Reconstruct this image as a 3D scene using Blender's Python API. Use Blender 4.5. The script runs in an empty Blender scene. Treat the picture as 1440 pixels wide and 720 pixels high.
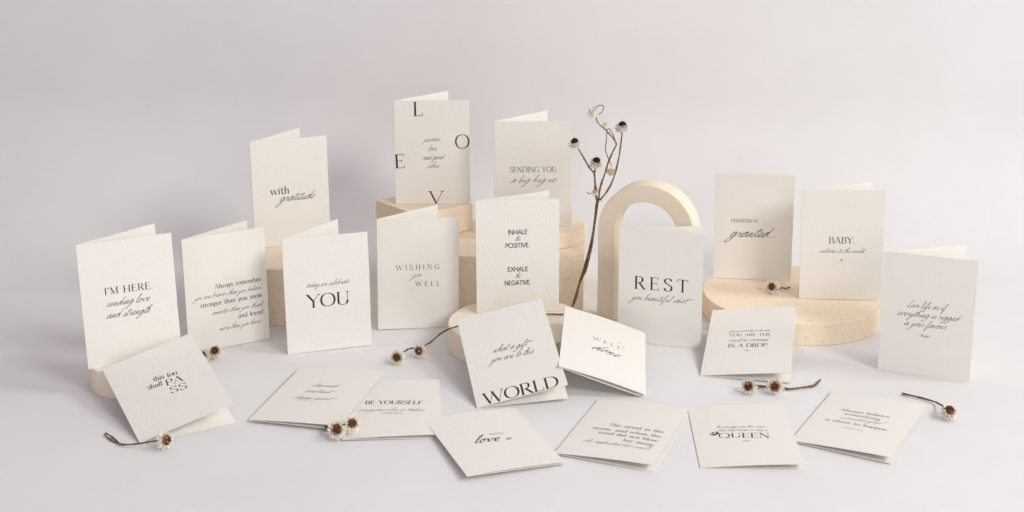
import bpy, bmesh, math, random
from mathutils import Vector, Matrix

# ---------------------------------------------------------------- camera, light, exposure
scene = bpy.context.scene
COL = scene.collection
MM = 0.001

cam_data = bpy.data.cameras.new("camera")
cam = bpy.data.objects.new("camera", cam_data)
COL.objects.link(cam)
cam.location = (0, 0, 0.6142)
cam.rotation_euler = (math.radians(90 - 14.262), 0, 0)
cam_data.sensor_width = 36
cam_data.lens = 1885.7 / 1440 * 36
cam_data.shift_y = -104.2 / 1440
cam_data.clip_start = 0.05
cam_data.clip_end = 60
scene.camera = cam

world = bpy.data.worlds.new("World")
scene.world = world
world.use_nodes = True
bg = world.node_tree.nodes["Background"]
bg.inputs[0].default_value = (1.0, 0.82, 0.915, 1)
bg.inputs[1].default_value = 0.185

def area(name, loc, target, w, h, power, color):
    l = bpy.data.lights.new(name, 'AREA')
    l.shape = 'RECTANGLE'; l.size = w; l.size_y = h
    l.energy = power; l.color = color
    o = bpy.data.objects.new(name, l)
    COL.objects.link(o)
    o.location = loc
    o.rotation_euler = (Vector(target) - Vector(loc)).to_track_quat('-Z', 'Y').to_euler()
    return o

area("key_softbox", (1.95, -0.75, 2.0), (0.0, 1.6, 0.1), 0.95, 0.95, 45, (0.992, 1.0, 0.965))
area("side_softbox", (3.4, 0.9, 2.9), (0.0, 1.6, 0.1), 1.15, 1.15, 52, (0.992, 1.0, 0.97))
area("front_fill", (0.3, -1.3, 0.9), (0.1, 1.7, 0.1), 2.4, 1.1, 19, (1.0, 0.965, 0.975))
area("backdrop_light", (-0.1, 1.3, 2.5), (-0.1, 2.15, 0.4), 3.0, 0.5, 5.5, (1.0, 0.93, 0.965))

scene.view_settings.view_transform = 'Standard'
scene.view_settings.look = 'None'
scene.view_settings.exposure = 0.16
scene.view_settings.gamma = 1.0
scene.view_settings.use_curve_mapping = False
scene.cycles.max_bounces = 8
scene.cycles.diffuse_bounces = 5

# ---------------------------------------------------------------- materials
def new_mat(name):
    m = bpy.data.materials.new(name)
    m.use_nodes = True
    nt = m.node_tree
    b = nt.nodes["Principled BSDF"]
    return m, nt, b

def link(nt, a, b): nt.links.new(a, b)

def node(nt, kind, **kw):
    n = nt.nodes.new(kind)
    for k, v in kw.items():
        if k.startswith('i_'):
            key = k[2:]
            n.inputs[int(key) if key.isdigit() else key].default_value = v
        else:
            setattr(n, k, v)
    return n

def paper_material(name, col, bump=0.35):
    m, nt, b = new_mat(name)
    b.inputs['Roughness'].default_value = 0.88
    b.inputs['Specular IOR Level'].default_value = 0.2
    uv = node(nt, 'ShaderNodeUVMap')
    mp = node(nt, 'ShaderNodeMapping')
    mp.inputs['Scale'].default_value = (0.42, 0.62, 1)
    mp.inputs['Rotation'].default_value = (0, 0, 0.5)
    link(nt, uv.outputs[0], mp.inputs[0])
    n1 = node(nt, 'ShaderNodeTexNoise', i_Scale=1.0, i_Detail=3.0, i_Roughness=0.6)
    link(nt, mp.outputs[0], n1.inputs['Vector'])
    n2 = node(nt, 'ShaderNodeTexNoise', i_Scale=4.0, i_Detail=3.0, i_Roughness=0.6)
    link(nt, uv.outputs[0], n2.inputs['Vector'])
    add = node(nt, 'ShaderNodeMath', operation='MULTIPLY_ADD')
    add.inputs[1].default_value = 0.3
    link(nt, n2.outputs['Fac'], add.inputs[0]); link(nt, n1.outputs['Fac'], add.inputs[2])
    bp = node(nt, 'ShaderNodeBump', i_Strength=bump, i_Distance=0.0007)
    link(nt, add.outputs[0], bp.inputs['Height'])
    link(nt, bp.outputs[0], b.inputs['Normal'])
    n3 = node(nt, 'ShaderNodeTexNoise', i_Scale=0.03, i_Detail=3.0)
    link(nt, uv.outputs[0], n3.inputs['Vector'])
    r = node(nt, 'ShaderNodeMix', data_type='RGBA')
    r.inputs[6].default_value = (col[0]*.985, col[1]*.98, col[2]*.97, 1)
    r.inputs[7].default_value = (*col, 1)
    link(nt, n3.outputs['Fac'], r.inputs[0])
    link(nt, r.outputs[2], b.inputs['Base Color'])
    return m

def plaster_material(name, col, speck=True, grain=0.25, speck_col=(0.50, 0.28, 0.12)):
    m, nt, b = new_mat(name)
    b.inputs['Roughness'].default_value = 0.85
    b.inputs['Specular IOR Level'].default_value = 0.25
    tc = node(nt, 'ShaderNodeTexCoord')
    n1 = node(nt, 'ShaderNodeTexNoise', i_Scale=600.0, i_Detail=4.0, i_Roughness=0.6)
    link(nt, tc.outputs['Object'], n1.inputs['Vector'])
    n2 = node(nt, 'ShaderNodeTexNoise', i_Scale=22.0, i_Detail=5.0, i_Roughness=0.6)
    link(nt, tc.outputs['Object'], n2.inputs['Vector'])
    base = node(nt, 'ShaderNodeMix', data_type='RGBA')
    base.inputs[6].default_value = (col[0]*.97, col[1]*.94, col[2]*.90, 1)
    base.inputs[7].default_value = (*col, 1)
    link(nt, n2.outputs['Fac'], base.inputs[0])
    hgt = n1.outputs['Fac']
    out = base.outputs[2]
    if speck:
        masks = []
        for sc, off, th in ((430.0, 0.0, 0.46), (260.0, 3.3, 0.30)):
            mp = node(nt, 'ShaderNodeMapping'); mp.inputs['Location'].default_value = (off, off*.7, off*.3)
            link(nt, tc.outputs['Object'], mp.inputs[0])
            v = node(nt, 'ShaderNodeTexVoronoi', i_Scale=sc, i_Randomness=1.0)
            link(nt, mp.outputs[0], v.inputs['Vector'])
            sep = node(nt, 'ShaderNodeSeparateColor')
            link(nt, v.outputs['Color'], sep.inputs[0])
            # radius of the pit differs from cell to cell, most cells have none
            rr = node(nt, 'ShaderNodeMapRange'); rr.clamp = True
            rr.inputs[1].default_value = 0.38; rr.inputs[2].default_value = 1.0
            rr.inputs[3].default_value = -0.05; rr.inputs[4].default_value = th
            link(nt, sep.outputs[0], rr.inputs[0])
            nz = node(nt, 'ShaderNodeMath', operation='MULTIPLY_ADD'); nz.inputs[1].default_value = 0.25
            link(nt, n1.outputs['Fac'], nz.inputs[0]); link(nt, v.outputs['Distance'], nz.inputs[2])
            sb = node(nt, 'ShaderNodeMath', operation='SUBTRACT')
            link(nt, rr.outputs[0], sb.inputs[0]); link(nt, nz.outputs[0], sb.inputs[1])
            ad = node(nt, 'ShaderNodeMath', operation='MULTIPLY_ADD', use_clamp=True); ad.inputs[1].default_value = 9.0; ad.inputs[2].default_value = 1.1
            link(nt, sb.outputs[0], ad.inputs[0])
            masks.append(ad.outputs[0])
        mx = node(nt, 'ShaderNodeMath', operation='MAXIMUM')
        link(nt, masks[0], mx.inputs[0]); link(nt, masks[1], mx.inputs[1])
        mc = node(nt, 'ShaderNodeMix', data_type='RGBA')
        mc.inputs[7].default_value = (*speck_col, 1)
        fm = node(nt, 'ShaderNodeMath', operation='MULTIPLY'); fm.inputs[1].default_value = 0.5
        link(nt, mx.outputs[0], fm.inputs[0])
        link(nt, fm.outputs[0], mc.inputs[0]); link(nt, out, mc.inputs[6])
        out = mc.outputs[2]
        hs = node(nt, 'ShaderNodeMath', operation='MULTIPLY_ADD'); hs.inputs[1].default_value = -3.0
        link(nt, mx.outputs[0], hs.inputs[0]); link(nt, hgt, hs.inputs[2])
        hgt = hs.outputs[0]
    link(nt, out, b.inputs['Base Color'])
    bp = node(nt, 'ShaderNodeBump', i_Strength=grain, i_Distance=0.0006)
    link(nt, hgt, bp.inputs['Height']); link(nt, bp.outputs[0], b.inputs['Normal'])
    return m

def simple_noise_material(name, c1, c2, scale, rough=0.8, bump=0.3, dist=0.0005, trans=0.0):
    m, nt, b = new_mat(name)
    b.inputs['Roughness'].default_value = rough
    b.inputs['Specular IOR Level'].default_value = 0.25
    tc = node(nt, 'ShaderNodeTexCoord')
    n = node(nt, 'ShaderNodeTexNoise', i_Scale=scale, i_Detail=4.0, i_Roughness=0.65)
    link(nt, tc.outputs['Object'], n.inputs['Vector'])
    rp = node(nt, 'ShaderNodeValToRGB')
    rp.color_ramp.elements[0].position = 0.35; rp.color_ramp.elements[0].color = (*c1, 1)
    rp.color_ramp.elements[1].position = 0.65; rp.color_ramp.elements[1].color = (*c2, 1)
    link(nt, n.outputs['Fac'], rp.inputs[0]); link(nt, rp.outputs[0], b.inputs['Base Color'])
    bp = node(nt, 'ShaderNodeBump', i_Strength=bump, i_Distance=dist)
    link(nt, n.outputs['Fac'], bp.inputs['Height']); link(nt, bp.outputs[0], b.inputs['Normal'])
    if trans:
        b.inputs['Subsurface Weight'].default_value = trans
        b.inputs['Subsurface Radius'].default_value = (0.002, 0.0018, 0.0015)
    return m

M_PAPER = paper_material("felt_card", (0.85, 0.828, 0.775), 0.6)
M_INK = simple_noise_material("charcoal_ink", (0.020, 0.021, 0.023), (0.035, 0.036, 0.038), 300, 0.55, 0.1)
M_SPECK = plaster_material("speckled_plaster", (0.91, 0.785, 0.625))
M_ARCH = plaster_material("sand_plaster", (0.88, 0.79, 0.66), speck=False, grain=0.5)
M_CREAM = plaster_material("cream_plaster", (0.90, 0.83, 0.715), speck=False, grain=0.4)
M_BOX = plaster_material("peach_plaster", (0.90, 0.78, 0.63), speck=False, grain=0.4)
M_STEM = simple_noise_material("dry_stem", (0.055, 0.030, 0.018), (0.30, 0.19, 0.10), 420, 0.8, 0.8, 0.0006)
M_PETAL = simple_noise_material("papery_petal", (0.84, 0.76, 0.63), (0.93, 0.90, 0.85), 260, 0.7, 0.3)
M_PETALD = simple_noise_material("tan_petal", (0.68, 0.47, 0.27), (0.90, 0.84, 0.73), 300, 0.7, 0.3)
M_SEED = simple_noise_material("brown_florets", (0.04, 0.013, 0.005), (0.30, 0.11, 0.03), 700, 0.85, 0.8, 0.0006)
M_SEEDD = simple_noise_material("dark_florets", (0.016, 0.008, 0.005), (0.09, 0.04, 0.022), 700, 0.9, 0.8, 0.0006)
M_SHEET = simple_noise_material("backdrop_paper", (0.762, 0.752, 0.752), (0.790, 0.780, 0.780), 6, 0.92, 0.15, 0.0004)

# ---------------------------------------------------------------- object helpers
def V3(p): return Vector(p)

def make(name, verts, faces, mat, parent=None, origin=(0, 0, 0), smooth=False, uvs=None, kind=None, label=None, mats=None, fm=None):
    """one mesh object; verts in mm world space, origin in mm (thing's base)"""
    me = bpy.data.meshes.new(name)
    o = Vector(origin)
    me.from_pydata([tuple((Vector(v) - o) * MM) for v in verts], [], faces)
    me.materials.append(mat)
    if smooth:
        me.polygons.foreach_set('use_smooth', [True] * len(me.polygons))
    if uvs is not None:
        ul = me.uv_layers.new(name="UVMap")
        for lp in me.loops:
            ul.data[lp.index].uv = uvs[lp.vertex_index]
    me.update()
    ob = bpy.data.objects.new(name, me)
    COL.objects.link(ob)
    if parent is not None: ob.parent = parent
    else: ob.location = o * MM
    if kind: ob['kind'] = kind
    if label: ob['label'] = label
    return ob

def thing(name, label, cat, loc, group=None):
    o = bpy.data.objects.new(name, None)
    COL.objects.link(o)
    o.empty_display_size = 0.01
    o.location = Vector(loc) * MM
    o['label'] = label; o['category'] = cat
    if group: o['group'] = group
    return o

def tag(o, label, cat, group=None):
    o['label'] = label; o['category'] = cat
    if group: o['group'] = group

# ---------------------------------------------------------------- tabletop and the backdrop sheet behind it
def sheet(name, prof, xs, mat, slant=None):
    verts, faces = [], []
    for (y, z) in prof:
        for x in xs: verts.append((x, y + (x * slant if slant else 0), z))
    n = len(xs)
    for i in range(len(prof) - 1):
        for j in range(n - 1):
            faces.append((i*n+j, i*n+j+1, (i+1)*n+j+1, (i+1)*n+j))
    return make(name, verts, faces, mat, smooth=True, kind="structure")

def build_setting():
    # table and wall are one seamless sweep of paper, its curve starting behind the blocks
    ye, r = 1880.0, 230.0
    prof = [(-1500, 0), (-200, 0), (500, 0), (1200, 0), (ye - 150, 0), (ye - 40, 0)]
    for i in range(0, 33):
        a = math.pi / 2 * i / 32
        prof.append((ye + r * math.sin(a), r - r * math.cos(a)))
    prof += [(ye + r, 600), (ye + r, 1400), (ye + r, 3000)]
    sheet("backdrop", prof, [-4000, -1500, -700, 0, 700, 1500, 4000], M_SHEET, -0.050)
build_setting()

# ---------------------------------------------------------------- plinths
def bevel_mesh(ob, w, seg=2, ang=math.radians(40)):
    bm = bmesh.new(); bm.from_mesh(ob.data)
    es = [e for e in bm.edges if len(e.link_faces) == 2 and e.calc_face_angle(0) > ang]
    bmesh.ops.bevel(bm, geom=es, offset=w * MM, segments=seg, profile=0.5, affect='EDGES')
    for f in bm.faces: f.smooth = True
    bm.to_mesh(ob.data); bm.free()
    try: ob.data.set_sharp_from_angle(angle=math.radians(20))
    except Exception: pass

def disc(name, cx, cy, z0, r, h, mat, label, group, bev=1.2):
    N = 128
    verts = [(cx + r*math.cos(2*math.pi*i/N), cy + r*math.sin(2*math.pi*i/N), z) for z in (z0, z0+h) for i in range(N)]
    faces = [(i, (i+1) % N, N+(i+1) % N, N+i) for i in range(N)]
    faces.append(tuple(range(N-1, -1, -1))); faces.append(tuple(range(N, 2*N)))
    o = make(name, verts, faces, mat, origin=(cx, cy, z0))
    bevel_mesh(o, bev)
    tag(o, label, "plinth", group)
    return o

def prism(name, pts, z0, h, mat, label, group, bev=1.5):
    n = len(pts)
    verts = [(x, y, z) for z in (z0, z0+h) for x, y in pts]
    faces = [(i, (i+1) % n, n+(i+1) % n, n+i) for i in range(n)]
    faces.append(tuple(range(n-1, -1, -1))); faces.append(tuple(range(n, 2*n)))
    o = make(name, verts, faces, mat, origin=(sum(p[0] for p in pts)/n, sum(p[1] for p in pts)/n, z0))
    bevel_mesh(o, bev)
    tag(o, label, "plinth", group)
    return o

G_DISC = "round plaster display discs"
G_BLOCK = "square plaster display blocks"
disc("plaster_disc", -443, 1461, 0, 47.5, 31.2, M_CREAM, "small cream plaster disc under the standing card at the far left", G_DISC)
disc("plaster_disc", 8, 1582, 0, 88, 32.4, M_CREAM, "smooth cream plaster disc under the inhale exhale card in the middle", G_DISC, 1.6)
disc("plaster_disc", 376, 1700, 0, 120, 29.6, M_SPECK, "wide low speckled peach plaster disc carrying two cards on the right", G_DISC)
prism("plaster_block", [(-388, 1652), (-250, 1650), (-249, 1802), (-387, 1804)], 0, 78.3, M_SPECK,
      "speckled tan plaster block under the card that reads with gratitude", G_BLOCK)
prism("plaster_block", [(-152, 1714), (94.5, 1695), (108.5, 1868), (-138, 1890)], 0, 78.6, M_SPECK,
      "large speckled tan plaster block carrying a smaller block and a disc", G_BLOCK)
prism("plaster_block", [(-127.4, 1770.5), (-55.4, 1830.2), (-123, 1909), (-195, 1849)], 78.8, 38.4, M_BOX,
      "small smooth peach block set cornerwise on the large speckled block", G_BLOCK)
disc("plaster_disc", 44, 1790, 78.8, 57, 19.8, M_SPECK, "small speckled peach disc lying on top of the large block", G_DISC)

def build_arch():
    a = 0.38
    ux, uy = math.cos(a), -math.sin(a)
    dx, dy = math.sin(a), math.cos(a)
    ox, oy = 112.2, 1676.0
    W, t, D, leg = 128.0, 23.0, 32.0, 126.0
    R = W / 2; N = 40
    outer = [(0, 0), (0, leg)] ; inner = [(t, 0), (t, leg)]
    for i in range(1, N):
        an = math.pi - math.pi * i / N
        outer.append((R + R*math.cos(an), leg + R*math.sin(an)))
        inner.append((R + (R-t)*math.cos(an), leg + (R-t)*math.sin(an)))
    outer += [(W, leg), (W, 0)]; inner += [(W-t, leg), (W-t, 0)]
    n = len(outer)
    verts = []
    for d in (0, D):
        for ring in (outer, inner):
            for (s, z) in ring:
                verts.append((ox + ux*s + dx*d, oy + uy*s + dy*d, z))
    F = lambda d, k, i: (d*2 + k) * n + i
    faces = []
    for i in range(n-1):
        faces.append((F(0,0,i), F(0,1,i), F(0,1,i+1), F(0,0,i+1)))
        faces.append((F(1,0,i+1), F(1,1,i+1), F(1,1,i), F(1,0,i)))
        faces.append((F(0,0,i+1), F(1,0,i+1), F(1,0,i), F(0,0,i)))
        faces.append((F(0,1,i), F(1,1,i), F(1,1,i+1), F(0,1,i+1)))
    for i in (0, n-1):
        f = (F(0,0,i), F(1,0,i), F(1,1,i), F(0,1,i))
        faces.append(f if i == 0 else f[::-1])
    o = make("plaster_arch", verts, faces, M_ARCH, origin=(ox + ux*R, oy + uy*R, 0))
    bevel_mesh(o, 1.2, ang=math.radians(60))
    tag(o, "tall sand coloured plaster arch standing behind the rest card", "arch")
build_arch()

# ---------------------------------------------------------------- lettering: a small drawn alphabet
def catmull(pts, k=8, closed=False):
    P = [Vector((p[0], p[1])) for p in pts]
    out = []
    n = len(P)
    if n < 3: return P
    rng = range(n) if closed else range(n - 1)
    for i in rng:
        if closed: p0, p1, p2, p3 = P[(i-1) % n], P[i], P[(i+1) % n], P[(i+2) % n]
        else:
            p1, p2 = P[i], P[i+1]
            p0 = P[i-1] if i > 0 else p1 * 2 - p2
            p3 = P[i+2] if i + 2 < n else p2 * 2 - p1
        for j in range(k):
            t = j / k
            out.append(0.5 * ((2*p1) + (p2-p0)*t + (2*p0-5*p1+4*p2-p3)*t*t + (3*p1-p0-3*p2+p3)*t**3))
    out.append(P[0].copy() if closed else P[-1].copy())
    return out

# serif capitals: strokes  ('L',x0,y0,x1,y1,'T'|'t')  ('C',points)  ('O',points closed)  ('S',x,y) serif
def st(x): return [('L', x, 0, x, 1, 'T'), ('S', x, 0), ('S', x, 1)]
def stt(x): return [('L', x, 0, x, 1, 't'), ('S', x, 0), ('S', x, 1)]
def dot(x): return [('L', x, 0, x, .09, 'D')]
OV = lambda cx, rx: [(cx, .99), (cx-rx*.72, .86), (cx-rx, .5), (cx-rx*.72, .14), (cx, .01), (cx+rx*.72, .14), (cx+rx, .5), (cx+rx*.72, .86)]
CAPS = {
 'A': ([('L', .08, 0, .42, 1, 't'), ('L', .42, 1, .78, 0, 'T'), ('L', .2, .34, .66, .34, 't'), ('S', .08, 0), ('S', .78, 0)], .88),
 'B': (st(.16) + [('C', [(.16, .98), (.38, .98), (.55, .9), (.57, .74), (.5, .6), (.36, .53), (.16, .53)]), ('C', [(.16, .53), (.42, .53), (.6, .43), (.64, .27), (.58, .1), (.4, .02), (.16, .02)])], .72),
 'C': ([('C', [(.76, .80), (.62, .95), (.45, .99), (.2, .87), (.08, .5), (.2, .13), (.45, .01), (.64, .06), (.78, .22)]), ('L', .76, .98, .76, .76, 't')], .84),
 'D': (st(.16) + [('C', [(.16, .98), (.42, .98), (.66, .9), (.82, .66), (.82, .34), (.66, .1), (.42, .02), (.16, .02)])], .92),
 'E': (st(.16) + [('L', .16, .98, .6, .98, 't'), ('L', .6, 1, .6, .82, 't'), ('L', .16, .52, .48, .52, 't'), ('L', .48, .61, .48, .43, 't'), ('L', .16, .02, .62, .02, 't'), ('L', .63, 0, .64, .2, 't')], .70),
 'F': (st(.16) + [('L', .16, .98, .6, .98, 't'), ('L', .6, 1, .6, .8, 't'), ('L', .16, .52, .46, .52, 't'), ('L', .46, .61, .46, .43, 't')], .64),
 'G': ([('C', [(.76, .80), (.62, .95), (.45, .99), (.2, .87), (.08, .5), (.2, .13), (.45, .01), (.64, .06), (.76, .16)]), ('L', .76, .06, .76, .44, 'T'), ('S', .76, .44)], .90),
 'H': (st(.16) + st(.76) + [('L', .16, .52, .76, .52, 't')], .92),
 'I': (st(.16), .32),
 'J': ([('C', [(.3, 1), (.3, .4), (.3, .1), (.2, -.12), (.05, -.14)]), ('S', .3, 1)], .42),
 'K': (st(.16) + [('L', .16, .42, .66, 1, 't'), ('L', .34, .6, .76, 0, 'T'), ('S', .66, 1), ('S', .76, 0)], .84),
 'L': (st(.16) + [('L', .16, .02, .6, .02, 't'), ('L', .61, 0, .63, .22, 't')], .68),
 'M': (stt(.14) + [('L', .14, 1, .48, .06, 'T'), ('L', .48, .06, .84, 1, 't')] + st(.86), 1.02),
 'N': (stt(.14) + [('L', .14, 1, .76, 0, 'T')] + stt(.76), .90),
 'O': ([('O', OV(.48, .41))], .96),
 'P': (st(.16) + [('C', [(.16, .98), (.4, .98), (.58, .9), (.62, .73), (.55, .55), (.38, .47), (.16, .47)])], .68),
 'Q': ([('O', OV(.48, .41)), ('C', [(.45, .02), (.62, -.02), (.8, -.1), (1.0, -.06)])], .98),
 'R': (st(.16) + [('C', [(.16, .98), (.4, .98), (.57, .9), (.6, .74), (.54, .58), (.38, .5), (.16, .5)]), ('L', .38, .5, .72, .0, 'T'), ('S', .74, 0)], .80),
 'S': ([('C', [(.54, .82), (.44, .96), (.3, .99), (.13, .9), (.1, .74), (.2, .6), (.42, .46), (.54, .34), (.54, .14), (.42, .02), (.28, .01), (.14, .06), (.08, .22)]), ('L', .545, .98, .545, .78, 't'), ('L', .08, .02, .08, .22, 't')], .64),
 'T': ([('L', .4, 0, .4, 1, 'T'), ('S', .4, 0), ('L', .06, .98, .74, .98, 't'), ('L', .06, 1, .05, .8, 't'), ('L', .74, 1, .75, .8, 't')], .80),
 'U': ([('L', .16, 1, .16, .3, 'T'), ('C', [(.16, .34), (.2, .12), (.42, .01), (.66, .1), (.72, .34)]), ('L', .72, .32, .72, 1, 't'), ('S', .16, 1), ('S', .72, 1)], .88),
 'V': ([('L', .06, 1, .42, 0, 'T'), ('L', .42, 0, .78, 1, 't'), ('S', .06, 1), ('S', .78, 1)], .84),
 'W': ([('L', .06, 1, .36, 0, 'T'), ('L', .36, 0, .64, 1, 't'), ('L', .58, 1, .9, 0, 'T'), ('L', .9, 0, 1.2, 1, 't'), ('S', .06, 1), ('S', .6, 1), ('S', 1.2, 1)], 1.26),
 'X': ([('L', .08, 1, .74, 0, 'T'), ('L', .1, 0, .7, 1, 't'), ('S', .08, 1), ('S', .7, 1), ('S', .1, 0), ('S', .74, 0)], .82),
 'Y': ([('L', .06, 1, .42, .48, 'T'), ('L', .42, .48, .76, 1, 't'), ('L', .42, 0, .42, .5, 'T'), ('S', .06, 1), ('S', .76, 1), ('S', .42, 0)], .82),
 'Z': ([('L', .1, .98, .66, .98, 't'), ('L', .66, .98, .08, .02, 'T'), ('L', .08, .02, .7, .02, 't')], .76),
 '.': (dot(.12), .26), ',': ([('L', .12, 0, .12, .09, 'D'), ('L', .16, .06, .08, -.13, 't')], .26),
 "'": ([('L', .1, 1, .1, .76, 'T')], .22), '-': ([('L', .06, .36, .36, .36, 't')], .42), ' ': ([], .42),
}
X = .62   # lower-case height
def ls(x, y1=X, s1=True): return [('L', x, 0, x, y1, 'T'), ('s', x, 0)] + ([('h', x, y1)] if s1 else [])
BOWL = lambda cx, rx: [(cx, X), (cx-rx*.75, X*.85), (cx-rx, X*.5), (cx-rx*.75, X*.15), (cx, 0), (cx+rx*.75, X*.15), (cx+rx, X*.5), (cx+rx*.75, X*.85)]
LOWER = {
 'a': ([('C', [(.1, .47), (.14, .58), (.26, .62), (.38, .57), (.41, .44), (.41, .1), (.46, .02), (.54, .03)]), ('C', [(.41, .38), (.2, .32), (.08, .2), (.1, .05), (.22, 0), (.34, .05), (.41, .16)])], .56),
 'b': ([('L', .13, 0, .13, 1, 'T'), ('h', .13, 1), ('C', [(.13, .44), (.22, .58), (.34, .62), (.48, .53), (.53, .31), (.48, .09), (.34, 0), (.22, .03), (.13, .14)])], .60),
 'c': ([('C', [(.44, .48), (.38, .6), (.28, .62), (.13, .53), (.07, .31), (.13, .09), (.28, 0), (.38, .03), (.46, .14)])], .50),
 'd': ([('L', .46, 0, .46, 1, 'T'), ('h', .46, 1), ('C', [(.46, .46), (.38, .58), (.27, .62), (.12, .53), (.06, .31), (.12, .09), (.27, 0), (.38, .04), (.46, .14)])], .60),
 'e': ([('L', .08, .34, .47, .34, 't'), ('C', [(.47, .34), (.45, .53), (.29, .62), (.13, .53), (.07, .31), (.13, .09), (.29, 0), (.4, .04), (.47, .16)])], .53),
 'f': ([('L', .18, 0, .18, .8, 'T'), ('C', [(.18, .78), (.22, .95), (.34, 1.0), (.42, .9)]), ('s', .18, 0), ('L', .06, .6, .34, .6, 't')], .38),
 'g': ([('O', [(.25, .62), (.12, .56), (.08, .42), (.12, .28), (.25, .22), (.38, .28), (.42, .42), (.38, .56)]), ('C', [(.36, .56), (.44, .64), (.52, .62)]), ('C', [(.16, .26), (.08, .14), (.18, .04), (.38, .02), (.46, -.1), (.38, -.24), (.2, -.27), (.06, -.18), (.1, -.04), (.2, .02)])], .53),
 'h': ([('L', .13, 0, .13, 1, 'T'), ('s', .13, 0), ('h', .13, 1), ('C', [(.13, .44), (.26, .6), (.4, .6), (.46, .46), (.46, .3), (.46, 0)]), ('s', .46, 0)], .60),
 'i': (ls(.13) + [('L', .13, .8, .13, .9, 'D')], .27),
 'j': ([('C', [(.16, .62), (.16, .2), (.16, -.1), (.08, -.24), (-.02, -.24)]), ('L', .16, .8, .16, .9, 'D')], .28),
 'k': ([('L', .13, 0, .13, 1, 'T'), ('s', .13, 0), ('h', .13, 1), ('L', .13, .26, .42, .6, 't'), ('L', .24, .38, .48, 0, 'T'), ('s', .48, 0), ('s', .42, .61)], .57),
 'l': ([('L', .13, 0, .13, 1, 'T'), ('s', .13, 0), ('h', .13, 1)], .27),
 'm': (ls(.13) + [('C', [(.13, .44), (.24, .6), (.36, .6), (.42, .46), (.42, .3), (.42, 0)]), ('C', [(.42, .44), (.53, .6), (.65, .6), (.71, .46), (.71, .3), (.71, 0)]), ('s', .42, 0), ('s', .71, 0)], .85),
 'n': (ls(.13) + [('C', [(.13, .44), (.26, .6), (.4, .6), (.46, .46), (.46, .3), (.46, 0)]), ('s', .46, 0)], .60),
 'o': ([('O', BOWL(.3, .24))], .60),
 'p': ([('L', .13, -.3, .13, .62, 'T'), ('s', .13, -.3), ('h', .13, X), ('C', [(.13, .46), (.22, .59), (.34, .62), (.48, .53), (.53, .31), (.48, .09), (.34, 0), (.22, .04), (.13, .14)])], .60),
 'q': ([('L', .46, -.3, .46, .62, 'T'), ('C', [(.46, .46), (.38, .58), (.27, .62), (.12, .53), (.06, .31), (.12, .09), (.27, 0), (.38, .04), (.46, .14)])], .60),
 'r': (ls(.13) + [('C', [(.13, .4), (.22, .57), (.32, .62), (.4, .55)])], .42),
 's': ([('C', [(.37, .49), (.32, .6), (.22, .62), (.1, .57), (.09, .45), (.2, .36), (.34, .27), (.39, .14), (.32, .03), (.2, 0), (.1, .04), (.06, .14)])], .44),
 't': ([('C', [(.17, .82), (.17, .4), (.17, .14), (.22, .02), (.32, .0), (.38, .08)]), ('L', .05, .6, .34, .6, 't')], .39),
 'u': ([('C', [(.13, .62), (.13, .3), (.15, .1), (.24, .0), (.36, .04), (.45, .16)]), ('h', .13, X), ('L', .46, 0, .46, .62, 'T'), ('h', .46, X), ('s', .5, 0)], .60),
 'v': ([('L', .05, .62, .26, 0, 'T'), ('L', .26, 0, .47, .62, 't'), ('s', .05, .61), ('s', .47, .61)], .52),
 'w': ([('L', .05, .62, .24, 0, 'T'), ('L', .24, 0, .43, .62, 't'), ('L', .4, .62, .6, 0, 'T'), ('L', .6, 0, .78, .62, 't'), ('s', .05, .61), ('s', .78, .61)], .83),
 'x': ([('L', .07, .62, .46, 0, 'T'), ('L', .07, 0, .44, .62, 't')], .52),
 'y': ([('L', .05, .62, .27, 0, 'T'), ('C', [(.48, .62), (.27, 0), (.18, -.22), (.06, -.26)]), ('s', .05, .61), ('s', .48, .61)], .53),
 'z': ([('L', .07, .6, .42, .6, 't'), ('L', .42, .6, .06, .02, 'T'), ('L', .06, .02, .44, .02, 't')], .50),
}
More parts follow.
